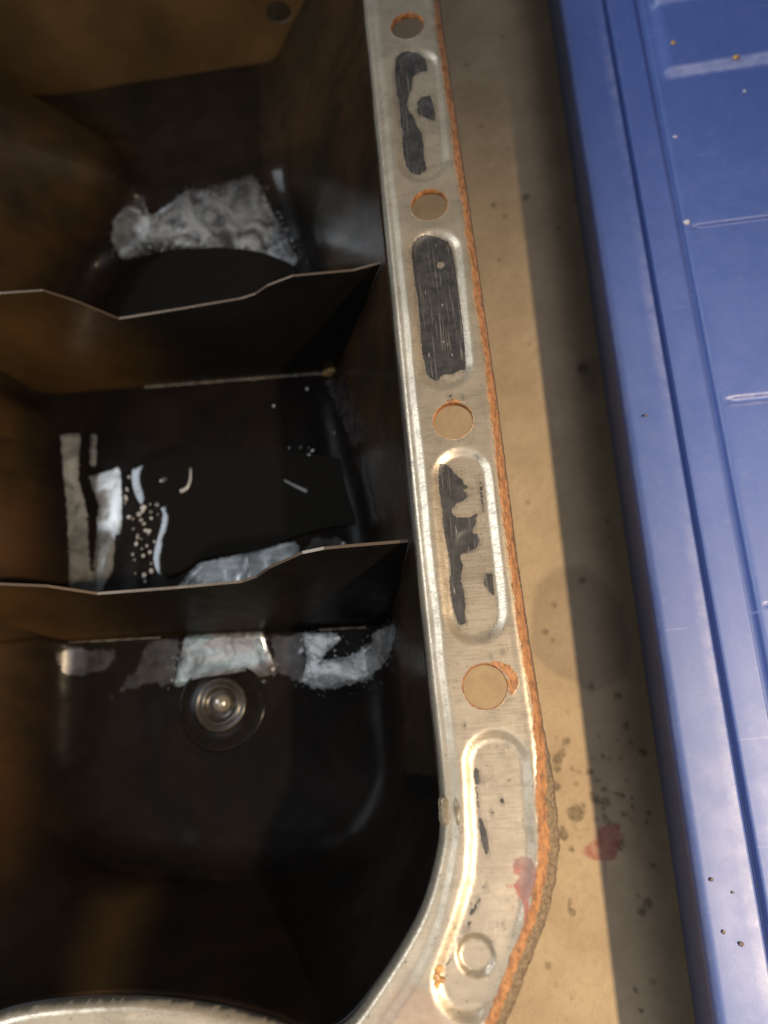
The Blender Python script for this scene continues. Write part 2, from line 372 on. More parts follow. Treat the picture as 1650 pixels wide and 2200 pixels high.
# ------------------------------------------------------------------ concrete floor
def build_floor():
    P = grid_pts(-12, 58, -85, 300, 1.0); P = np.vstack([P, grid_pts(-400, 400, -300, 500, 40)])
    big = [(-3000, -3000), (3000, -3000), (3000, 3000), (-3000, 3000)]
    v, f = cdt([big], P, lambda c: np.ones(len(c), bool))
    Z = 0
    g = lambda pts: unp(zoomed(1050, 1500, 2.75, pts), Z)
    pink = union(v, [g([(650, 830), (640, 770), (700, 755), (775, 740), (785, 830), (760, 940), (700, 965), (692, 1040), (675, 960), (590, 945), (545, 905), (600, 850)])])
    sp = []
    for x, y, r in [(405, 360, 30), (460, 255, 22), (400, 235, 10), (430, 325, 22), (405, 415, 22), (400, 525, 26), (520, 510, 12), (530, 435, 12), (490, 415, 10), (597, 435, 20),
                    (640, 485, 14), (515, 680, 44), (480, 665, 18), (560, 640, 16), (610, 575, 20), (635, 600, 24), (685, 540, 18), (690, 610, 26), (720, 570, 12), (755, 565, 12), (788, 580, 16),
                    (672, 650, 14), (690, 705, 18), (630, 715, 14), (715, 742, 17), (765, 750, 14), (800, 680, 16), (850, 640, 8), (845, 590, 8), (780, 355, 12), (715, 365, 13), (675, 342, 14), (640, 375, 10), (607, 355, 9),
                    (840, 262, 14), (815, 160, 20), (912, 318, 24), (760, 245, 9), (650, 230, 7), (810, 480, 12), (945, 680, 16), (935, 730, 10), (845, 720, 10),
                    (440, 810, 28), (435, 765, 14), (490, 890, 16), (510, 765, 12), (575, 780, 9), (545, 825, 7), (775, 870, 28), (790, 815, 12), (968, 992, 16), (970, 845, 9),
                    (478, 1195, 13), (487, 1258, 22), (940, 1205, 26), (905, 1260, 26), (350, 1580, 16), (393, 1695, 11), (872, 1720, 15), (897, 1842, 13), (490, 1773, 7), (870, 1160, 12), (970, 1670, 16)]:
        a = g([(x, y)])[0]; sp.append((a[0], a[1], r / 2.75 / 7.0))
    for x, y, r in [(1253, 792, 14), (1002, 140, 7), (1078, 80, 6), (1130, 424, 10), (1060, 440, 8), (1084, 465, 6), (1134, 1080, 5), (1172, 1358, 7), (1187, 1375, 5), (1190, 1300, 6), (1270, 1475, 7), (1251, 1246, 8), (1328, 1495, 7),
                    (1200, 490, 6), (1235, 430, 5), (1070, 560, 5), (1035, 270, 6), (1093, 320, 5), (1305, 1120, 6), (1310, 1155, 5)]:
        a = un(x, y, Z); sp.append((a[0], a[1], r / 7.0))
    spots = discs(v, sp)
    damp = union(v, [unp([(1150, 1260), (1195, 1215), (1260, 1215), (1340, 1300), (1360, 1380), (1345, 1450), (1270, 1490), (1190, 1450), (1140, 1400)], Z)])
    damp = np.minimum(damp, union(v, [unp([(1235, 770), (1290, 760), (1300, 850), (1240, 850)], Z)]) + 0.8)
    o = link('concrete_floor', [(a, b, 0) for a, b in v], f, M_CON, None, True, dict(pink=pink, spots=spots, damp=damp))
    o['kind'] = 'structure'
build_floor()

# ------------------------------------------------------------------ oil pan: flange
PAN = thing('oil_pan', 'open steel engine oil pan with a rusty edged flange and black oily inside', 'oil pan', (-80, 110, 0))
ZF = 70.0
INNER = spline([(-14, 400), (-14, 260), (-14, 180), (-14.1, 100), (-14.2, 60), (-14, 20), (-13.8, -4), (-14.3, -14), (-15.9, -20.7), (-19.3, -28.8), (-24.2, -35.9), (-30, -42.7),
                (-35, -47.8), (-40, -50.2), (-45, -49.6), (-50.2, -47.4), (-62.3, -44.4), (-78, -42.4), (-94.3, -42.4), (-106, -43.6), (-125, -48), (-145, -46), (-157, -32), (-160, 0),
                (-160, 60), (-160, 130), (-156, 190), (-160, 225), (-174, 248), (-180, 275), (-180, 400)], 10)
OUTER = spline([(8.2, 400), (8.2, 260), (8.0, 190), (8.6, 120), (8.8, 72), (8.5, 40), (8.9, 12), (9.3, 0), (9.6, -8), (9.55, -15), (8.7, -21.5), (6.6, -28), (3.6, -34.6), (-0.3, -41.6), (-4.8, -49), (-10, -56.5), (-18, -65),
                (-30, -72), (-60, -76), (-120, -78), (-165, -70), (-184, -45), (-186, 0), (-186, 130), (-186, 215), (-204, 265), (-204, 400)], 10)
HOLES = [(-1.97, 192.8, 4.7), (-1.74, 132.6, 4.7), (-2.1, 72.5, 4.6), (-1.9, 11.9, 4.65)]
SLOTS = [[(-0.9, 177.2), (-1.9, 146.6)], [(-1.8, 118.4), (-2.5, 87.2)], [(-1.6, 58.8), (-2.1, 27.6)],
         [(-1.4, -3.6), (-1.8, -11), (-2.2, -18), (-3.7, -26), (-7.2, -34), (-11.6, -42.2)]]
SLOT_R = 4.9
DIMPLES = [(*un(931, 607, ZF - 1.3), 2.4), (*un(1003, 1163, ZF - 1.3), 2.5), (*un(912, 236, ZF - 1.3), 2.2)]
DISC = (*un(1022, 2052, ZF - 1.2), 3.5)
def build_flange():
    inn = resample(INNER, 0.55, False); outr = resample(OUTER, 0.55, False)
    jag = value_noise(np.stack([np.arange(len(outr)) * 0.55, np.zeros(len(outr))], 1), 1.3, 3) * 0.07 + value_noise(np.stack([np.arange(len(outr)) * 0.55, np.ones(len(outr))], 1), 0.6, 5) * 0.06
    jag = jag * (1 + 1.6 * (outr[:, 1] < 4))
    outr = outr + jag[:, None] * np.array([1, -0.2])
    ring = list(inn) + list(outr[::-1])
    circ = [[(x + r * math.cos(t), y + r * math.sin(t)) for t in np.linspace(0, 2 * math.pi, 56, endpoint=False)] for x, y, r in HOLES]
    P = grid_pts(-34, 11, -60, 215, 0.55); P = np.vstack([P, grid_pts(-115, -34, -60, -40, 0.8), grid_pts(-190, 12, -80, 400, 4.0)])
    ra = np.array(ring); P = P[inside(P, ra)]
    P = P[(np.minimum(seg_dist(P, inn, False), seg_dist(P, outr, False)) > 0.25)]
    hd = discs(P, HOLES); P = P[hd > 0.2]
    extra = []
    for x, y, r in HOLES:
        for e in (0.12, 0.3): extra += [(x + (r + e) * math.cos(t), y + (r + e) * math.sin(t)) for t in np.linspace(0, 6.283, 56, endpoint=False)]
    P = np.vstack([P, extra])
    v, f = cdt([ring] + circ, P, lambda c: inside(c, ra) & (discs(c, HOLES) > 0))
    di = seg_dist(v, inn, False); do = seg_dist(v, outr, False); dh = discs(v, HOLES)
    y = v[:, 1]
    slot = np.full(len(v), 9.0)
    for s in SLOTS: slot = np.minimum(slot, seg_dist(v, s, False) - SLOT_R)
    # relief: recessed slots, rolled outer lip, bevelled inner roll
    u = np.clip((slot - 0.05) / 1.9, 0, 1)
    z = -1.02 * (1 - u)
    z = np.where(slot > 1.95, 0, z)
    dd = discs(v, DIMPLES); z -= 0.35 * np.sqrt(np.clip(1 - np.clip((dd + 2.4) / 2.4, 0, 1) ** 2, 0, 1)) * (dd < 0)
    dq = np.hypot(v[:, 0] - DISC[0], v[:, 1] - DISC[1]) - DISC[2]
    z -= 0.9 * (1 - sstep(-0.55, 0.25, dq))
    wd = 0.30 + 1.8 * sstep(4, -14, y) * (1 - 0.25 * sstep(-40, -60, y))
    z -= 3.4 * np.clip((2.3 + wd - do) / (2.3 + wd), 0, 1) ** 1.7
    z += 0.10 * np.exp(-((do - (2.75 + wd)) / 0.45) ** 2)                    # burr left by the scraper
    wob = value_noise(np.stack([np.zeros(len(v)), y], 1), 9, 2) * 0.5
    wide = 1 + 0.45 * sstep(-24, -42, y)                                     # the roll widens round the corner
    q = di / wide + wob * 0.4
    z -= np.clip((4.6 - q), 0, None) * 0.10 + np.clip((4.2 - q), 0, 1.5) * 0.42
    z -= 2.6 * np.clip((1.9 - di) / 1.9, 0, 1) ** 2
    z += value_noise(v, 6, 8) * 0.05 + value_noise(v, 2.1, 9) * 0.012
    # marks
    g5 = lambda pts: unp(zoomed(740, 0, 3.548, pts), ZF - 1.2); g3 = lambda pts: unp(zoomed(840, 400, 4.4, pts), ZF - 1.2)
    g6 = lambda pts: unp(zoomed(800, 800, 2.895, pts), ZF - 1.2); g7 = lambda pts: unp(zoomed(750, 1500, 2.75, pts), ZF - 1.0)
    black = union(v, [
        g5([(385, 560), (395, 475), (440, 430), (480, 418), (560, 420), (615, 450), (634, 545), (575, 555), (520, 588), (512, 680), (490, 740), (475, 800), (490, 850), (530, 900), (552, 965), (590, 1020), (602, 1100), (606, 1200), (628, 1300), (570, 1338), (510, 1325), (472, 1270), (452, 1190), (440, 1050), (422, 900), (405, 760), (390, 650)]),
        g5([(550, 790), (590, 745), (655, 735), (688, 840), (692, 930), (640, 912), (580, 880)]),
        g3([(205, 570), (260, 508), (330, 475), (450, 488), (540, 535), (582, 610), (602, 750), (632, 950), (662, 1200), (692, 1450), (708, 1745), (640, 1745), (600, 1780), (500, 1785), (465, 1815), (440, 1850), (380, 1822), (332, 1770), (325, 1700), (298, 1600), (283, 1450), (270, 1250), (252, 1050), (230, 950), (212, 800), (195, 650)]),
        g6([(420, 575), (460, 575), (490, 600), (520, 640), (560, 670), (570, 700), (602, 712), (565, 735), (602, 770), (570, 800), (530, 815), (495, 850), (495, 880), (520, 905), (600, 905), (662, 878), (640, 915), (650, 935), (620, 985), (600, 1000), (650, 1005), (667, 1050), (650, 1092), (590, 1127), (550, 1130), (548, 1160), (565, 1200), (550, 1300), (570, 1360), (580, 1440), (575, 1500), (584, 1562), (538, 1578), (508, 1480), (488, 1390), (480, 1300), (490, 1240), (468, 1100), (440, 960), (434, 850), (418, 750), (410, 650)]),
        g6([(700, 1255), (747, 1250), (762, 1392), (730, 1370), (695, 1320)]), g6([(668, 690), (680, 690), (694, 870), (684, 870)]),
        g7([(742, 410), (768, 425), (776, 500), (748, 515), (735, 460)]), g7([(748, 515), (756, 515), (770, 690), (762, 690)]), g7([(764, 690), (788, 720), (800, 760), (815, 800), (826, 880), (818, 945), (800, 900), (782, 840), (770, 760)]),
        g7([(768, 1180), (778, 1190), (755, 1230), (742, 1268), (716, 1282), (714, 1255), (735, 1235)]), g7([(712, 1310), (722, 1325), (694, 1385), (684, 1380)]), g7([(628, 1505), (636, 1510), (574, 1590), (566, 1582)]), g7([(782, 1960), (800, 1960), (790, 1990), (778, 1985)])])
    black = np.minimum(black, discs(v, [(*g7([(x, yy)])[0], r / 2.75 / 10) for x, yy, r in [(907, 608, 13), (847, 677, 8), (905, 326, 6), (932, 280, 4), (905, 1333, 9), (795, 1113, 6), (685, 160, 9), (870, 1335, 4)]]))
    black = np.minimum(black, discs(v, [(*g6([(x, yy)])[0], r / 2.895 / 10) for x, yy, r in [(488, 158, 9), (566, 172, 7), (252, 486, 6), (252, 560, 7), (430, 445, 6), (545, 434, 5), (806, 1752, 8), (735, 1765, 6), (645, 534, 6), (730, 1640, 5)]]))
    black = np.minimum(black, dd + 0.15)  # dimple recesses darkened with the same black
    for x, yy, r in [(470, 752, 40), (500, 1475, 19), (420, 712, 9), (385, 1610, 7), (345, 1645, 6), (250, 665, 8), (310, 690, 9)]:
        c = g3([(x, yy)])[0]; black = np.maximum(black, -(np.hypot(v[:, 0] - c[0], v[:, 1] - c[1]) - r / 4.4 / 9))
    rust = do - (1.75 + wd + 0.35 * value_noise(np.stack([np.ones(len(v)), y], 1), 8, 14) + 0.25 * value_noise(np.stack([np.ones(len(v)), y], 1), 2.5, 15))
    rust = np.minimum(rust, np.where(dh < 2, dh - 0.12, 9))
    rust = np.minimum(rust, union(v, [g6([(690, 1825), (760, 1800), (860, 1825), (915, 1925), (905, 1965), (870, 2005), (845, 1995), (840, 1900), (790, 1845)])]))
    rust = np.minimum(rust, union(v, [g6([(430, 195), (500, 172), (600, 190), (560, 205), (470, 205)])]) + 0.25)
    dirt = do - wd
    dirt = np.where(y < -30, np.where(v[:, 0] < -38, np.minimum(dirt, 4.4 - di), dirt), dirt)
    grime = di - (0.15 + 0.30 * value_noise(np.stack([np.zeros(len(v)), y], 1), 11, 4)) - 1.0 * sstep(30, 60, y) * (1 - sstep(75, 95, y)) + 0.6 * sstep(-10, -28, y)
    grime = np.where(v[:, 0] < -38, 3, grime)
    pink = union(v, [g7([(970, 960), (1010, 935), (1070, 940), (1105, 1000), (1112, 1090), (1080, 1150), (1062, 1190), (1066, 1260), (1045, 1370), (1020, 1380), (1038, 1260), (1020, 1190), (985, 1150), (972, 1100), (1010, 1050), (968, 1030)])])
    pink = np.minimum(pink, discs(v, [(*g7([(x, yy)])[0], r / 2.75 / 10) for x, yy, r in [(940, 1110, 12), (960, 1125, 8), (945, 1000, 6)]]))
    brown = union(v, [unp([(800, 2200), (835, 2140), (880, 2110), (935, 2150), (960, 2200), (900, 2260)], ZF)])
    crease = np.abs(slot + 0.02) - 0.10
    o = link('flange', np.column_stack([v, ZF + z]), f, M_FL, PAN, True,
             dict(black=black, rust=rust, dirt=dirt, grime=grime, pink=pink, brown=brown, crease=crease))
    # turned-down lip under the outer edge
    zo = ZF + np.array([z[np.argmin((v[:, 0] - p[0]) ** 2 + (v[:, 1] - p[1]) ** 2)] for p in outr[::2]])
    n = len(zo); q = outr[::2]
    vv = [(p[0] - 0.03, p[1], a + 0.02) for p, a in zip(q, zo)] + [(p[0] - 0.4, p[1], a - 1.6) for p, a in zip(q, zo)]
    ff = [(i, i + 1, n + i + 1, n + i) for i in range(n - 1)]
    link('flange_lip', vv, ff, mat_simple('dirty_lip', (0.10, 0.07, 0.045), 0.85, 0, 0.6, (0.20, 0.11, 0.05), 0.4, 0.9), PAN)
    so = o.modifiers.new('sheet_thickness', 'SOLIDIFY'); so.thickness = 1.7 * MM; so.offset = -1; so.use_rim = True
    for (x, y0, r) in HOLES:
        vs = []; N = 48
        zt = ZF + z[np.argmin(np.abs(np.hypot(v[:, 0] - x, v[:, 1] - y0) - r))]
        for k, (rr, zz) in enumerate([(r + 0.05, 0.03), (r - 0.05, -0.25), (r - 0.12, -0.7), (r - 0.1, -1.7), (r + 0.0, -1.9), (r + 0.3, -2.0)]):
            vs += [(x + rr * math.cos(t), y0 + rr * math.sin(t), zt + zz) for t in np.linspace(0, 2 * math.pi, N, endpoint=False)]
        fs = [(k * N + i, k * N + (i + 1) % N, (k + 1) * N + (i + 1) % N, (k + 1) * N + i) for k in range(5) for i in range(N)]
        link('bolt_hole_edge', vs, [t[::-1] for t in fs], M_RUST, PAN)
build_flange()

# ------------------------------------------------------------------ oil pan: walls and floor
PAIRS = [((-14, 330), (-46, 320)), ((-14, 206), (-47, 206)), ((-14, 168), (-41, 168)), ((-14.1, 106), (-35, 106)), ((-14.2, 65), (-29, 65)), ((-14, 20), (-27, 25)), ((-13.9, -8), (-27, 0)),
         ((-14.3, -14.8), (-28, -8)), ((-15.9, -20.7), (-30, -14)), ((-19.3, -28.8), (-34, -20)), ((-24.2, -35.9), (-39, -25)), ((-30, -42.7), (-45, -28)), ((-36, -48.4), (-51, -29.5)), ((-41, -50.2), (-57, -30)),
         ((-46, -49.3), (-62, -30)), ((-50.2, -47.4), (-67, -29.5)), ((-62.3, -44.4), (-77, -29)), ((-78, -42.4), (-93, -27)), ((-94.3, -42.4), (-106, -25)), ((-106, -43.6), (-116, -22)), ((-125, -48), (-127, -14)), ((-145, -46), (-134, -4)),
         ((-157, -32), (-137, 6)), ((-160, 0), (-137, 25)), ((-160, 60), (-136, 60)), ((-160, 112), (-140, 112)), ((-160, 131), (-150, 131)), ((-160, 150), (-144, 150)), ((-158, 170), (-136, 171)), ((-154, 186), (-126, 187)), ((-150, 197), (-113, 199)), ((-148, 206), (-110, 207)),
         ((-152, 226), (-121, 226)), ((-172, 246), (-146, 247)), ((-180, 268), (-170, 262)), ((-180, 330), (-170, 320))]
ZB = 4.6
def floor_z(x, y, db):
    z = ZB + 10.5 * sstep(178, 204, y)                                     # ramp up to the far baffle
    r = 12.0; q = np.clip(r - db, 0, 0.965 * r); z = z + r - np.sqrt(r * r - q * q)                 # fillet into the wall
    z = z + 3.6 * np.clip((y - (22.0 - 0.05 * (x + 80))) / 18, 0, 1) ** 1.6 * (1 - sstep(37, 38.5, y + 0.05 * (x + 60) - 1.0))   # meniscus slope in front of the last baffle
    return z
PT = np.array(resample(np.array([(*a, *b) for a, b in spline([np.array([*t, *b]) for t, b in PAIRS], 10)] if False else [p for p in spline([np.array([*t, *b]) for t, b in PAIRS], 10)]), 1.0, False))
def wall_x(y, z, side):
    """x of the side wall at (y, z)"""
    ok = PT[:, 0] > -80 if side > 0 else PT[:, 0] < -110
    a = PT[ok]; t = np.clip((ZF - 2.5 - z) / (ZF - 2.5 - 10), 0, 1)
    xs = a[:, 0] * (1 - t) + a[:, 2] * t; ys = a[:, 1] * (1 - t) + a[:, 3] * t
    i = np.argsort(ys); return float(np.interp(y, ys[i], xs[i]))
DRAIN = un(469, 1513, ZB + 3)
def build_body():
    n = len(PT); top = PT[:, :2]; bot = PT[:, 2:4]
    edge_rise = floor_z(bot[:, 0], bot[:, 1], np.zeros(n))
    rows = []
    K = 26
    for k in range(K + 1):
        t = k / K
        xy = top * (1 - t) + bot * t
        bulge = 0
        z = (ZF - 4.3) * (1 - t) + edge_rise * t
        z = z - 0.0
        rows.append(np.column_stack([xy, z]))
    V = np.vstack(rows)
    Fc = [(k * n + i, (k + 1) * n + i, (k + 1) * n + i + 1, k * n + i + 1) for k in range(K) for i in range(n - 1)]
    bl = [tuple(p) for p in bot]
    P = grid_pts(-155, -24, -32, 285, 1.0); P = P[inside(P, np.array(bl))]; P = P[seg_dist(P, bot) > 0.5]
    v, f = cdt([bl], P, lambda c: inside(c, np.array(bl)))
    db = seg_dist(v, bot, False)
    fz = floor_z(v[:, 0], v[:, 1], db) + (value_noise(v, 14, 21) * 0.35 + value_noise(v, 5, 22) * 0.10) * sstep(0, 7, db)
    off = len(V); V = np.vstack([V, np.column_stack([v, fz])]); Fc += [tuple(t + off for t in q) for q in f]
    u = lambda pts: pts
    # painted reflection patches, outlined as the camera sees them
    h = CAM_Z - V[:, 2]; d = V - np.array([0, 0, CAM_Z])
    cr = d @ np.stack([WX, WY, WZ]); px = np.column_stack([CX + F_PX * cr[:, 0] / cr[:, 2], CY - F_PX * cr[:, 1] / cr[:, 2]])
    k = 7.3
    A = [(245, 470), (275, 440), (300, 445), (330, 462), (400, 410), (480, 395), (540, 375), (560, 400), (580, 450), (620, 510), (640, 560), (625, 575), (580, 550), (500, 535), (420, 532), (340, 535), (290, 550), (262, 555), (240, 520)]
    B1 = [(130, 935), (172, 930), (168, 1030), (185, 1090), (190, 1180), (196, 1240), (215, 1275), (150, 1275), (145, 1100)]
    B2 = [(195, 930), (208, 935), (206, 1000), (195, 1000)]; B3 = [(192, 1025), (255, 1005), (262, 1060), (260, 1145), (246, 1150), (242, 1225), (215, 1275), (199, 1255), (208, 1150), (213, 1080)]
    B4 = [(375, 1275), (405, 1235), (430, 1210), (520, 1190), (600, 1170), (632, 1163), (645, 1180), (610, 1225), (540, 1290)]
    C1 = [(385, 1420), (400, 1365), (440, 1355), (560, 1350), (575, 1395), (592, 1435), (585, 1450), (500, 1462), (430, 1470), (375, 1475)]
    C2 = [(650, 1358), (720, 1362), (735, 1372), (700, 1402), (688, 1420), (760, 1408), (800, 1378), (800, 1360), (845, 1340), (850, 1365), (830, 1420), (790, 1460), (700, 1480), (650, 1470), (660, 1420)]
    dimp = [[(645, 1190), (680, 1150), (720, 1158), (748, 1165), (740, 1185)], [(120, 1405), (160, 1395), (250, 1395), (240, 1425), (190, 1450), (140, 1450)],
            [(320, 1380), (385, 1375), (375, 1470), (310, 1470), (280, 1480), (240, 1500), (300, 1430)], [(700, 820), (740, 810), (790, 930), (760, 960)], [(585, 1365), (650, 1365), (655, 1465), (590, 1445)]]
    film_or_glint = union(px / k, [np.array(p) / k for p in (A, B1, B2, B3, B4, C1, C2)])
    film_or_glint = np.where(V[:, 2] > 30, 9, film_or_glint)
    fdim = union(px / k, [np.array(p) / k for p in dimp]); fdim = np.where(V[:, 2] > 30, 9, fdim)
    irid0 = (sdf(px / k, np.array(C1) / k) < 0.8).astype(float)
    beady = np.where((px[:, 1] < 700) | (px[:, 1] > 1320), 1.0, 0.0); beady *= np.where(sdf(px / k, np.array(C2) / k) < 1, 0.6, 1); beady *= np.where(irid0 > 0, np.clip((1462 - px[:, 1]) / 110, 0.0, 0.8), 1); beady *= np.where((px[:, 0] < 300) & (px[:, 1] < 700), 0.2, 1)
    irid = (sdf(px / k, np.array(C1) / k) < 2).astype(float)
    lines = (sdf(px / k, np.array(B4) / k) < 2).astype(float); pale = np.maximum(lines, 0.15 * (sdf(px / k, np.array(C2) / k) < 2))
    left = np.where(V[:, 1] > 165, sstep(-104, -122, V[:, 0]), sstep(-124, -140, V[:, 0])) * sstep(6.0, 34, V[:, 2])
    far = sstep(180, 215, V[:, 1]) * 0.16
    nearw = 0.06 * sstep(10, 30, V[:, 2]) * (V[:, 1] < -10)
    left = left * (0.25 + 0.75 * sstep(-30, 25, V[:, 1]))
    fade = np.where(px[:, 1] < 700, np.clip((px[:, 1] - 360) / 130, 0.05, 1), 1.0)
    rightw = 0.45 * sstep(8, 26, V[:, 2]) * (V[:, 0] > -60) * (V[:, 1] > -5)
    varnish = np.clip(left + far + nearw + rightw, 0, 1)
    streak = sdf(px / k, np.array([(215, 1930), (310, 1915), (290, 2000), (255, 2100), (235, 2170), (165, 2170), (180, 2050)]) / k)
    o = link('pan_body', V, Fc, M_PAN, PAN, True, dict(film_or_glint=film_or_glint, glint_dim=fdim, beady=beady, irid=irid, lines=lines, pale=pale, fade=fade, varnish=varnish, streak=streak))
    bm = bmesh.new(); bm.from_mesh(o.data); bmesh.ops.remove_doubles(bm, verts=bm.verts, dist=0.12 * MM)
    bmesh.ops.recalc_face_normals(bm, faces=bm.faces)
    flip = sum(f.normal.z for f in bm.faces) < 0
    if flip: bmesh.ops.reverse_faces(bm, faces=bm.faces)
    bm.to_mesh(o.data); bm.free()
    so = o.modifiers.new('wall_thickness', 'SOLIDIFY'); so.thickness = 1.4 * MM; so.offset = -1 if True else 1
    return o
BODY = build_body()

# ------------------------------------------------------------------ baffles
def plate(outline, holes, place, thick, mat, parent, varn, edge_from):
    """flat sheet cut to an outline in (x, z), put in place by place(x, z) and given real thickness"""
    lo = np.array(outline); P = grid_pts(lo[:, 0].min(), lo[:, 0].max(), lo[:, 1].min(), lo[:, 1].max(), 3.0); P = P[inside(P, lo)]
    P = P[seg_dist(P, lo) > 1.0]
    hl = [[(x + r * math.cos(t), z + r * math.sin(t)) for t in np.linspace(0, 6.283185, 28, endpoint=False)] for x, z, r in holes]
    hk = (lambda c: discs(c, holes) > 0) if holes else (lambda c: np.ones(len(c), bool))
    if holes: P = P[discs(P, holes) > 0.5]
    v, f = cdt([outline] + hl, P, lambda c: inside(c, lo) & hk(c))
    n = len(v)
    fr = [place(a, b) for a, b in v]
    bk = [(p[0], p[1] + thick, p[2]) for p in fr]
    F = [tuple(t) for t in f] + [tuple(i + n for i in t[::-1]) for t in f]
    ed = {}
    for t in f:
        for i in range(3):
            a, b = t[i], t[(i + 1) % 3]; ed[(a, b)] = 1
    rim = [(a, b) for a, b in ed if (b, a) not in ed]
    vv = fr + bk
    base = len(vv); mp = {}
    ev = []
    for a, b in rim:
        s = base + len(ev)
        ev += [vv[a], vv[b], vv[b + n], vv[a + n]]; F.append((s + 1, s, s + 3, s + 2))
    V = np.array(vv + ev)
    edge = np.zeros(len(V)); edge[base:] = 1.0
    return link('baffle', V, F, mat, parent, False, dict(varnish=varn(V), edge=edge))
def weld(pts, r, parent, mat, wob=0.35):
    pts = resample(np.array(pts), 1.6, False); V = []; F = []; N = 7
    for i, p in enumerate(pts):
        rr = r * (1 + wob * math.sin(i * 1.9) * 0.5 + RNG.uniform(-wob, wob) * 0.6)
        V += [(p[0], p[1] + rr * math.cos(t), p[2] + rr * math.sin(t) * 0.8) for t in np.linspace(0, 6.283, N, endpoint=False)]
    for i in range(len(pts) - 1): F += [(i * N + k, i * N + (k + 1) % N, (i + 1) * N + (k + 1) % N, (i + 1) * N + k) for k in range(N)]
    return link('weld_bead', V, F, mat, parent)
def clip_outline(top, base_z, yfun, gap_l, gap_r, bend=None):
    """top edge points (x, z) left to right, then down the right wall, along the floor, up the left wall"""
    o = [t for t in top]
    zr = o[-1][1]
    for z in np.linspace(zr, base_z, 9)[1:]: o.append((wall_x(yfun(-25, z), z, 1) - gap_r, z))
    zl = top[0][1]; xl = lambda z: wall_x(yfun(-140, z), z, -1) + gap_l
    for z in np.linspace(base_z, zl, 9)[:-1]: o.append((xl(z), z))
    return o
# middle baffle
y2 = lambda x, z: 131.3 - 0.069 * (x + 139.6)
top2 = [(-157, 235 - 169.5), (-122, 235 - 169.4), (-110, 235 - 170), (-103.7, 235 - 176.5), (-96.4, 235 - 187.2), (-76, 235 - 185), (-57.3, 235 - 182.7), (-53, 235 - 181.2), (-48.3, 235 - 177.7), (-40.5, 235 - 174.5), (-23.9, 235 - 174.6), (-16.2, 235 - 172.5)]
o2 = clip_outline(top2, 4.8, y2, 2.6, 0.4)
B2 = plate(o2, [], lambda x, z: (x, y2(x, z), z), 0.75, M_BAF, PAN, lambda V: sstep(-82, -128, V[:, 0]) * (0.75 + 0.25 * sstep(10, 30, V[:, 2])), None)  # varnish brown at the left; the dark right end paints in lamp shading
weld([(x, y2(x, 5) - 0.5, 5.6) for x in np.linspace(-108, -40, 40)], 0.6, B2, M_WELD)
def lump(name, loc, size, mat, parent, seed=0, n=3):
    bm = bmesh.new(); bmesh.ops.create_icosphere(bm, subdivisions=n, radius=1.0)
    r = random.Random(seed); ph = [r.uniform(0, 6) for _ in range(6)]
    V = []
    for q in bm.verts:
        k = 1 + 0.13 * math.sin(3 * q.co.x + ph[0]) + 0.11 * math.sin(4.1 * q.co.y + ph[1]) + 0.09 * math.sin(5.3 * q.co.z + 2 * q.co.x + ph[2])
        k *= 1 + (0.22 * math.sin(7 * q.co.x + ph[3]) * math.cos(6 * q.co.y + ph[4]) if parent is None else 0)
        V.append((loc[0] + q.co.x * k * size[0], loc[1] + q.co.y * k * size[1], loc[2] + q.co.z * k * size[2]))
    F = [[q.index for q in f.verts] for f in bm.faces]; bm.free()
    return link(name, V, F, mat, parent)
lump('weld_tack', (*un(713, 799, 6.5), 6.5), (3.6, 1.6, 2.0), M_TACK, B2, 3)
# near baffle
y3 = lambda x, z: 41.6 - 0.05 * (x + 122) + 0.18 * (z - 5)
top3 = [(-157, 235 - 181), (-125, 235 - 182), (-113.5, 235 - 185.2), (-103, 235 - 192.4), (-80, 235 - 191.6), (-61.8, 235 - 190.2), (-57, 235 - 187.5), (-52, 235 - 182.4), (-41.6, 235 - 175), (-36, 235 - 173.4), (-28.7, 235 - 173), (-15.8, 235 - 172.5)]
o3 = clip_outline(top3, 5.2, y3, 0.3, 0.4)
B3 = plate(o3, [], lambda x, z: (x, y3(x, z), z), 0.75, M_BAF, PAN, lambda V: sstep(-85, -140, V[:, 0]) * 0.75, None)  # again brown varnish at left, lamp shading painted dark at right
weld([(x, y3(x, 6) - 0.6, 8.2 if x > -100 else 8.6) for x in np.linspace(-134, -100, 24)], 0.42, B3, M_WELD)
weld([(x, y3(x, 6) - 0.7, 7.9) for x in np.linspace(-50, -27, 16)], 0.55, B3, M_WELD)
# far baffle
y1 = lambda x, z: 254.2 - 0.045 * (x + 93)
o1 = clip_outline([(-174, 62), (-30, 62), (-26, 60), (-20, 48)], 13.0, y1, 0.4, 2.0)
o1 = [(-174, 62), (-22, 62), (-24, 40), (-29, 20), (-31.5, 15.6), (-36, 13), (-164, 13), (-171, 22)]
hz = 235 - 201.0; hx, hy = un(598, 6, hz)
B1 = plate(o1, [(hx, hz, 4.4)], lambda x, z: (x, y1(x, z), z), 1.0, mat_baffle(2.2), PAN, lambda V: np.full(len(V), 1.0) * (0.75 + 0.25 * value_noise(V[:, [0, 2]], 25, 5)), None)
weld([(x, y1(x, 13) - 0.5, 13.4) for x in np.linspace(-100, -36, 40)], 0.5, B1, M_WELD)

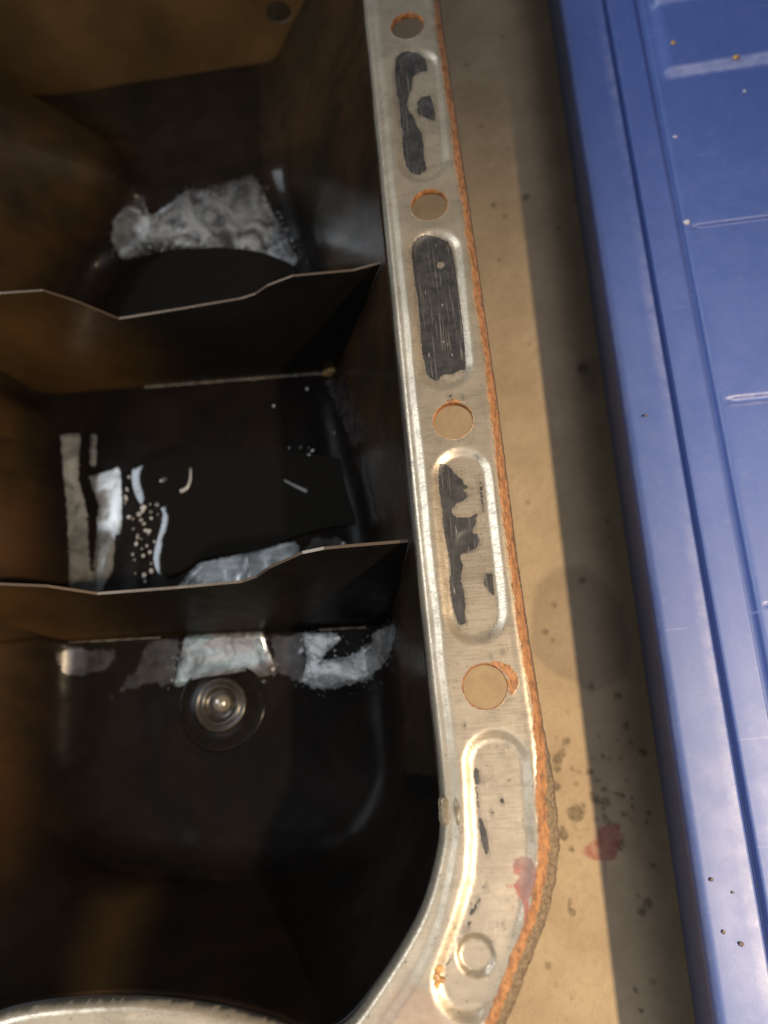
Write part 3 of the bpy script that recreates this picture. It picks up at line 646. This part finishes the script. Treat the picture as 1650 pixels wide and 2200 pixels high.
# ------------------------------------------------------------------ drain boss in the sump floor
def lathe(name, c, z0, prof, mat, parent, N=56, sx=1.0):
    V = []; F = []
    for r, z in prof: V += [(c[0] + r * math.cos(t) * sx, c[1] + r * math.sin(t), z0 + z) for t in np.linspace(0, 2 * math.pi, N, endpoint=False)]
    for k in range(len(prof) - 1): F += [(k * N + i, k * N + (i + 1) % N, (k + 1) * N + (i + 1) % N, (k + 1) * N + i) for i in range(N)]
    return link(name, V, [f[::-1] for f in F], mat, parent)
cz = ZB - 0.1
lathe('drain_boss', DRAIN, cz - 0.3, [(0.05, 0.9), (8.6, 0.9), (9.0, 0.8), (12.4, 0.75), (13.0, 0.9), (13.5, 0.7), (14.2, 0.1), (14.4, -0.5)][::-1], mat_simple('oily_dark_steel', (0.0065, 0.005, 0.004), 0.20, 0.0, 0.5, (0.004, 0.0034, 0.003), spec=0.08), PAN)
BOSS = bpy.data.objects['drain_boss']
lathe('collar_ring', DRAIN, cz, [(8.2, 0.5), (8.1, 1.5), (7.7, 1.9), (7.2, 1.9), (6.9, 1.6), (6.6, 1.4), (6.3, 1.7), (5.9, 2.0), (5.5, 2.0), (5.0, 1.7), (4.6, 1.2), (4.1, 0.8), (3.0, 0.7), (0.05, 0.7)], M_BOSS, BOSS)
lathe('plug_tip', (DRAIN[0] + 0.3, DRAIN[1] + 0.5), cz, [(2.8, 0.5), (2.7, 1.6), (2.3, 2.5), (1.6, 3.1), (0.8, 3.4), (0.04, 3.5)], mat_simple('plug_steel', (0.20, 0.18, 0.15), 0.24, 0.5), BOSS)

# ------------------------------------------------------------------ sealant left on the flange
lump('sealant_smear', (*un(968, 1742, ZF - 1.4), ZF - 1.7), (2.3, 3.0, 0.9), M_CLEAR, PAN, 5, 4)
lump('sealant_smear', (*un(985, 1752, ZF - 0.6), ZF - 0.8), (0.9, 3.2, 0.8), M_CLEAR, PAN, 8, 4)
for i, (x, y, r) in enumerate([(940, 2082, 1.0), (936, 2098, 1.1), (946, 2106, 0.8), (934, 2116, 0.9)]):
    lump('sealant_crumb', (*un(x, y, ZF - 0.5), ZF - 0.6), (r, r * 0.7, r * 0.6), M_AMBER, PAN, 20 + i, 3)

# ------------------------------------------------------------------ oil lying in the pan
def pool(name, pts, z, label, edge_n=0.5):
    poly = np.array([un(x, y, z) for x, y in spline(pts, 6, True)]); P = grid_pts(poly[:, 0].min(), poly[:, 0].max(), poly[:, 1].min(), poly[:, 1].max(), 2.0)
    P = P[inside(P, poly)]; P = P[seg_dist(P, poly) > 0.4]
    v, f = cdt([[tuple(p) for p in poly]], P, lambda c: inside(c, poly))
    d = seg_dist(v, poly)
    zz = z + 0.25 * sstep(0, 2.5, d)
    o = link(name, np.column_stack([v, zz]), f, M_OIL, None)
    o['label'] = label; o['kind'] = 'stuff'; o['category'] = 'oil'
    return o
pool('engine_oil', [(262, 590), (300, 555), (370, 533), (450, 530), (540, 537), (600, 555), (636, 580), (640, 640), (560, 700), (400, 720), (270, 700), (225, 650)], ZB + 0.9, 'black pool of old engine oil behind the middle baffle')
pool('engine_oil', [(285, 1010), (340, 965), (430, 955), (560, 965), (660, 975), (740, 990), (790, 1040), (800, 1120), (720, 1130), (640, 1150), (560, 1180), (440, 1200), (360, 1240), (330, 1200), (350, 1100), (300, 1080)], ZB + 0.9, 'black pool of old engine oil between the two notched baffles')

# drops and bubbles on the oil
def drop_mesh():
    bm = bmesh.new(); bmesh.ops.create_icosphere(bm, subdivisions=2, radius=1.0)
    for q in bm.verts: q.co.z = max(q.co.z, -0.25)
    for q in bm.verts: q.co *= MM
    me = bpy.data.meshes.new('oil_drop'); bm.to_mesh(me); bm.free()
    me.polygons.foreach_set('use_smooth', [True] * len(me.polygons)); me.materials.append(M_DROP); return me
DM = drop_mesh(); first = None
Z1 = lambda pts: zoomed(0, 800, 3.3, pts)
drops = [(1040, 778, 22, 24), (915, 742, 22, 18), (960, 795, 20, 20), (1160, 765, 50, 28), (980, 850, 20, 22), (1083, 875, 24, 22), (1000, 897, 22, 20), (900, 830, 14, 30), (893, 890, 14, 30), (1115, 937, 26, 26), (1190, 933, 28, 24), (1015, 960, 30, 26), (985, 1005, 24, 22), (912, 1025, 20, 18),
         (1020, 1073, 18, 18), (1150, 1038, 16, 16), (1163, 1090, 16, 14), (945, 1110, 16, 16), (1055, 1125, 20, 16), (1140, 1150, 24, 14), (975, 1165, 14, 30), (965, 1215, 16, 24), (1095, 1200, 14, 16), (1163, 1208, 18, 20), (1040, 1230, 16, 20), (940, 1290, 14, 20), (1062, 1275, 18, 22), (1015, 1300, 14, 16), (1005, 1250, 12, 14),
         (1022, 1440, 22, 28), (1072, 1408, 24, 30), (885, 925, 12, 20), (1030, 1120, 14, 14), (1000, 1180, 10, 12)]
drops = [(*Z1([(a, b)])[0], c / 3.3, d / 3.3) for a, b, c, d in drops]
drops += [(523, 972, 5, 6), (569, 993, 4, 8), (622, 962, 4, 4), (638, 985, 5, 4), (655, 992, 7, 4), (672, 968, 5, 4), (685, 1000, 6, 5), (700, 990, 4, 4), (722, 1005, 4, 5), (668, 1035, 5, 4), (640, 1025, 6, 5), (625, 1032, 5, 4), (778, 1065, 4, 4), (818, 1080, 4, 4), (762, 1120, 3, 3), (820, 1100, 3, 3), (588, 872, 4, 4), (660, 835, 4, 5), (738, 1168, 7, 5), (476, 805, 6, 4), (545, 815, 6, 5), (720, 905, 3, 5), (718, 930, 3, 4)]
rr = random.Random(11)
drops += [(rr.gauss(312, 18), rr.uniform(1000, 1250), rr.uniform(2.5, 5), rr.uniform(2.5, 6)) for _ in range(26)]
drops += [(rr.gauss(668, 28), rr.gauss(1005, 18), rr.uniform(2.5, 4.5), rr.uniform(2.5, 5)) for _ in range(24)]
drops += [(rr.gauss(790, 20), rr.uniform(1000, 1150), rr.uniform(2.5, 4), rr.uniform(2.5, 4)) for _ in range(10)]
for i, (x, y, a, b) in enumerate(drops):
    z = ZB + 0.75
    c = un(x, y, z)
    if first is None: o = first = bpy.data.objects.new('oil_drop', DM)
    else: o = first.copy()
    COL.objects.link(o)
    o.location = Vector((c[0], c[1], z)) * MM
    k = 1 / 7.3
    g = random.uniform(0.62, 1.0); o.scale = (max(a, 2.5) * k * g, max(b, 2.5) * k * g, min(a, b) * k * 0.5 * g); o.rotation_euler = (0, 0, random.uniform(-0.5, 0.5))
    where = 'in the dense cluster beside the two painted grey reflections' if x < 450 else ('near the flange side of the middle compartment' if y > 900 else 'just below the weld seam of the middle baffle')
    o['label'] = 'small pale glinting drop ' + where; o['category'] = 'oil drop'; o['group'] = 'drops ' + where
def streak(pts, r, label):
    P = [np.array([*un(x, y, ZB + 1.0), ZB + 1.0]) for x, y in spline(pts, 6)]; V = []; F = []; N = 8
    for i, p in enumerate(P):
        d = P[min(i + 1, len(P) - 1)] - P[max(i - 1, 0)]; s = np.array([-d[1], d[0], 0]); s /= np.linalg.norm(s) + 1e-9
        rr = r * (0.35 + 0.75 * (i / len(P)))
        V += [p + s * rr * math.cos(t) + np.array([0, 0, rr * 0.7 * math.sin(t)]) for t in np.linspace(0, 6.283, N, endpoint=False)]
    for i in range(len(P) - 1): F += [(i * N + k, i * N + (k + 1) % N, (i + 1) * N + (k + 1) % N, (i + 1) * N + k) for k in range(N)]
    F += [tuple(range(N)), tuple(range((len(P) - 1) * N, len(P) * N))]
    o = link('oil_run', V, F, M_DROP); o['label'] = label; o['category'] = 'oil run'
streak([(410, 1006), (409, 1030), (402, 1048), (388, 1056)], 0.75, 'hook shaped pale run of oil on the black pool')
streak([(608, 1030), (630, 1042), (660, 1056)], 0.6, 'short straight pale run of oil near the flange side')

# ------------------------------------------------------------------ blue plastic case beside the pan
CASE = thing('storage_case', 'blue plastic storage case with ribbed lid beside the oil pan', 'storage case', (130, 90, 0))
ROT = 0.034
def cx(x, y): return (41.4 + (x) * math.cos(ROT) + y * math.sin(ROT), y * math.cos(ROT) - x * math.sin(ROT))
YA, YB, XW = -130.0, 330.0, 190.0
def strip(name, prof, ys=(YA, YB), ny=60, edge_glint=None, parent=None):
    """sweeps a cross-section (x, z) along the case"""
    n = len(prof); V = []; F = []; W = []
    for j in range(ny + 1):
        y = ys[0] + (ys[1] - ys[0]) * j / ny
        for x, z in prof:
            V.append((*cx(x, y), z)); W.append(edge_glint(x, y, z) if edge_glint else 0)
    F = [(j * n + i, j * n + i + 1, (j + 1) * n + i + 1, (j + 1) * n + i) for j in range(ny) for i in range(n - 1)]
    return link(name, V, [f[::-1] for f in F], M_BLUE, parent or CASE, True, dict(edge_glint=W))
def arc(cx_, cz_, r, a0, a1, n=6): return [(cx_ + r * math.cos(math.radians(a0 + (a1 - a0) * i / n)), cz_ + r * math.sin(math.radians(a0 + (a1 - a0) * i / n))) for i in range(n + 1)]
RZ = 31.0
strip('case_wall', [(2.2, 0.3), (1.4, 0.8), (0.9, 4), (0.3, RZ - 7), (0.0, RZ - 2.75)] )
rim = arc(2.8, RZ - 2.8, 2.8, 180, 90, 10) + [(6, RZ + 0.05), (10, RZ + 0.05)] + arc(12.5, RZ - 0.9, 0.95, 90, 15, 6) + [(13.6, RZ - 1.7), (14.0, RZ - 1.8)]
strip('rim', rim, edge_glint=lambda x, y, z: (0.5 if 12.2 < x < 13.4 else 0) * (0.6 + 0.4 * math.sin(y * 0.07)) + (0.25 if x < 1.2 and z > RZ - 1 else 0))
led = [(13.9, RZ - 1.8), (14.6, RZ - 1.8)] + arc(15.6, RZ - 0.3, 0.9, 180, 90, 6) + [(19, RZ + 0.6), (22.2, RZ + 0.6)] + arc(22.6, RZ + 0.2, 0.4, 90, 10, 4) + [(23.1, RZ - 0.7), (23.5, RZ - 0.8)]
strip('ledge', led)
# lid panel: ribs and grooves across, recessed in the frame
def build_panel():
    xs = np.concatenate([[23.4, 24.0, 24.4, 24.8, 25.3, 26, 27, 28.2, 29.5, 31], np.linspace(33, XW, 60)]); ys = np.unique(np.concatenate([np.arange(YA, YB, 2.5)] + [np.arange(c - 5, c + 5, 0.35) for c in (-26, 29, 85, 141, 197, 225)]))
    X, Y = np.meshgrid(xs, ys); sx = sstep(27.2, 29.4, X)
    Z = RZ - 0.8 + 2.1 * sstep(24.0, 25.6, X)
    tilt = 0.06 * X * 0
    Z = Z + 2.2 * sstep(195.4, 199.0, Y) * sx + 2.2 * sstep(223.2, 227.2, Y) * sx
    for c, amp, wd in ((85, 1.0, 1.25), (-26, 1.0, 1.2)):
        yy = Y - (c + 0.0 * X)
        Z = Z - amp * (1 - sstep(wd - 0.8, wd, np.abs(yy))) * sx
    for c in (29, 141):
        Z = Z - 1.5 * (1 - sstep(0.35, 0.8, np.abs(Y - c))) * sx
    edge_glint = np.zeros_like(X)
    edge_glint = np.maximum(edge_glint, (np.exp(-((Y - 197.2) / 1.6) ** 4) + np.exp(-((Y - 225.2) / 1.8) ** 4)) * sx * 0.55)
    for c, w0 in ((85, 1.3), (-26, 1.3)):
        edge_glint = np.maximum(edge_glint, np.exp(-((np.abs(Y - c) - w0 + 0.2) / 0.5) ** 2) * sx * 0.9)
    nx, ny = len(xs), len(ys)
    V = [(*cx(x, y), z) for x, y, z in zip(X.ravel(), Y.ravel(), Z.ravel())]
    F = [(j * nx + i, j * nx + i + 1, (j + 1) * nx + i + 1, (j + 1) * nx + i) for j in range(ny - 1) for i in range(nx - 1)]
    link('lid_panel', V, F, M_BLUE, CASE, True, dict(edge_glint=edge_glint.ravel()))
build_panel()
# far sides close the case so that it is a solid box
V = [(*cx(1.5, YA + 0.3), 0.3), (*cx(XW, YA + 0.3), 0.3), (*cx(XW, YB - 0.3), 0.3), (*cx(1.5, YB - 0.3), 0.3), (*cx(1.0, YA + 0.3), RZ - 2), (*cx(XW, YA + 0.3), RZ + 0.7), (*cx(XW, YB - 0.3), RZ + 0.7), (*cx(1.0, YB - 0.3), RZ - 2)]
link('case_side', V, [(0, 1, 5, 4), (1, 2, 6, 5), (2, 3, 7, 6), (3, 2, 1, 0)], M_BLUE, CASE, False, dict(edge_glint=[0] * 8))

# crumbs lying on the lid
def crumb(px, py, r, mat, label, nm='crumb'):
    z = RZ + 0.7 if px < 1640 else RZ
    if 1400 < px: z = RZ + 0.85
    if py > 1850: z = RZ + 0.05
    if py < 130: z += 2.25                                             # on the raised far panel
    c = un(px, py, z)
    o = lump(nm, (0, 0, 0), (r * 0.9, r * 0.75, r * 0.35), mat, None, int(px), 2); o.location = Vector((c[0], c[1], z + r * 0.4)) * MM
    o['label'] = label; o['category'] = 'crumb'
crumb(1446, 94, 1.0, M_CHIP, 'orange rust crumb on the darkest far panel of the blue lid')
crumb(1581, 125, 1.1, M_CHIP, 'dull orange crumb just beyond the wide pale rib of the blue lid')
crumb(1599, 198, 0.75, M_CHIPW, 'pale crumb just below the wide pale rib of the blue lid')
crumb(1450, 296, 0.8, M_CHIPW, 'faint white chip on the blue panel beside the long groove')
crumb(1474, 480, 1.1, M_CHIPW, 'pale crumb at the end of the dark groove on the blue lid')
crumb(1592, 2028, 0.75, M_CHIPD, 'largest dark crumb on the lower rim of the blue case')
crumb(1528, 1889, 0.6, M_CHIPD, 'dark crumb alone near the outer edge of the blue rim')
crumb(1554, 2002, 0.5, M_CHIPD, 'small brown crumb left of the largest dark crumb on the rim')
crumb(1574, 1917, 0.4, M_CHIPD, 'tiny grey crumb in the middle of the blue rim')
crumb(1387, 893, 0.55, M_CHIPD, 'small dark speck on the blue rim beside the bright scratch')
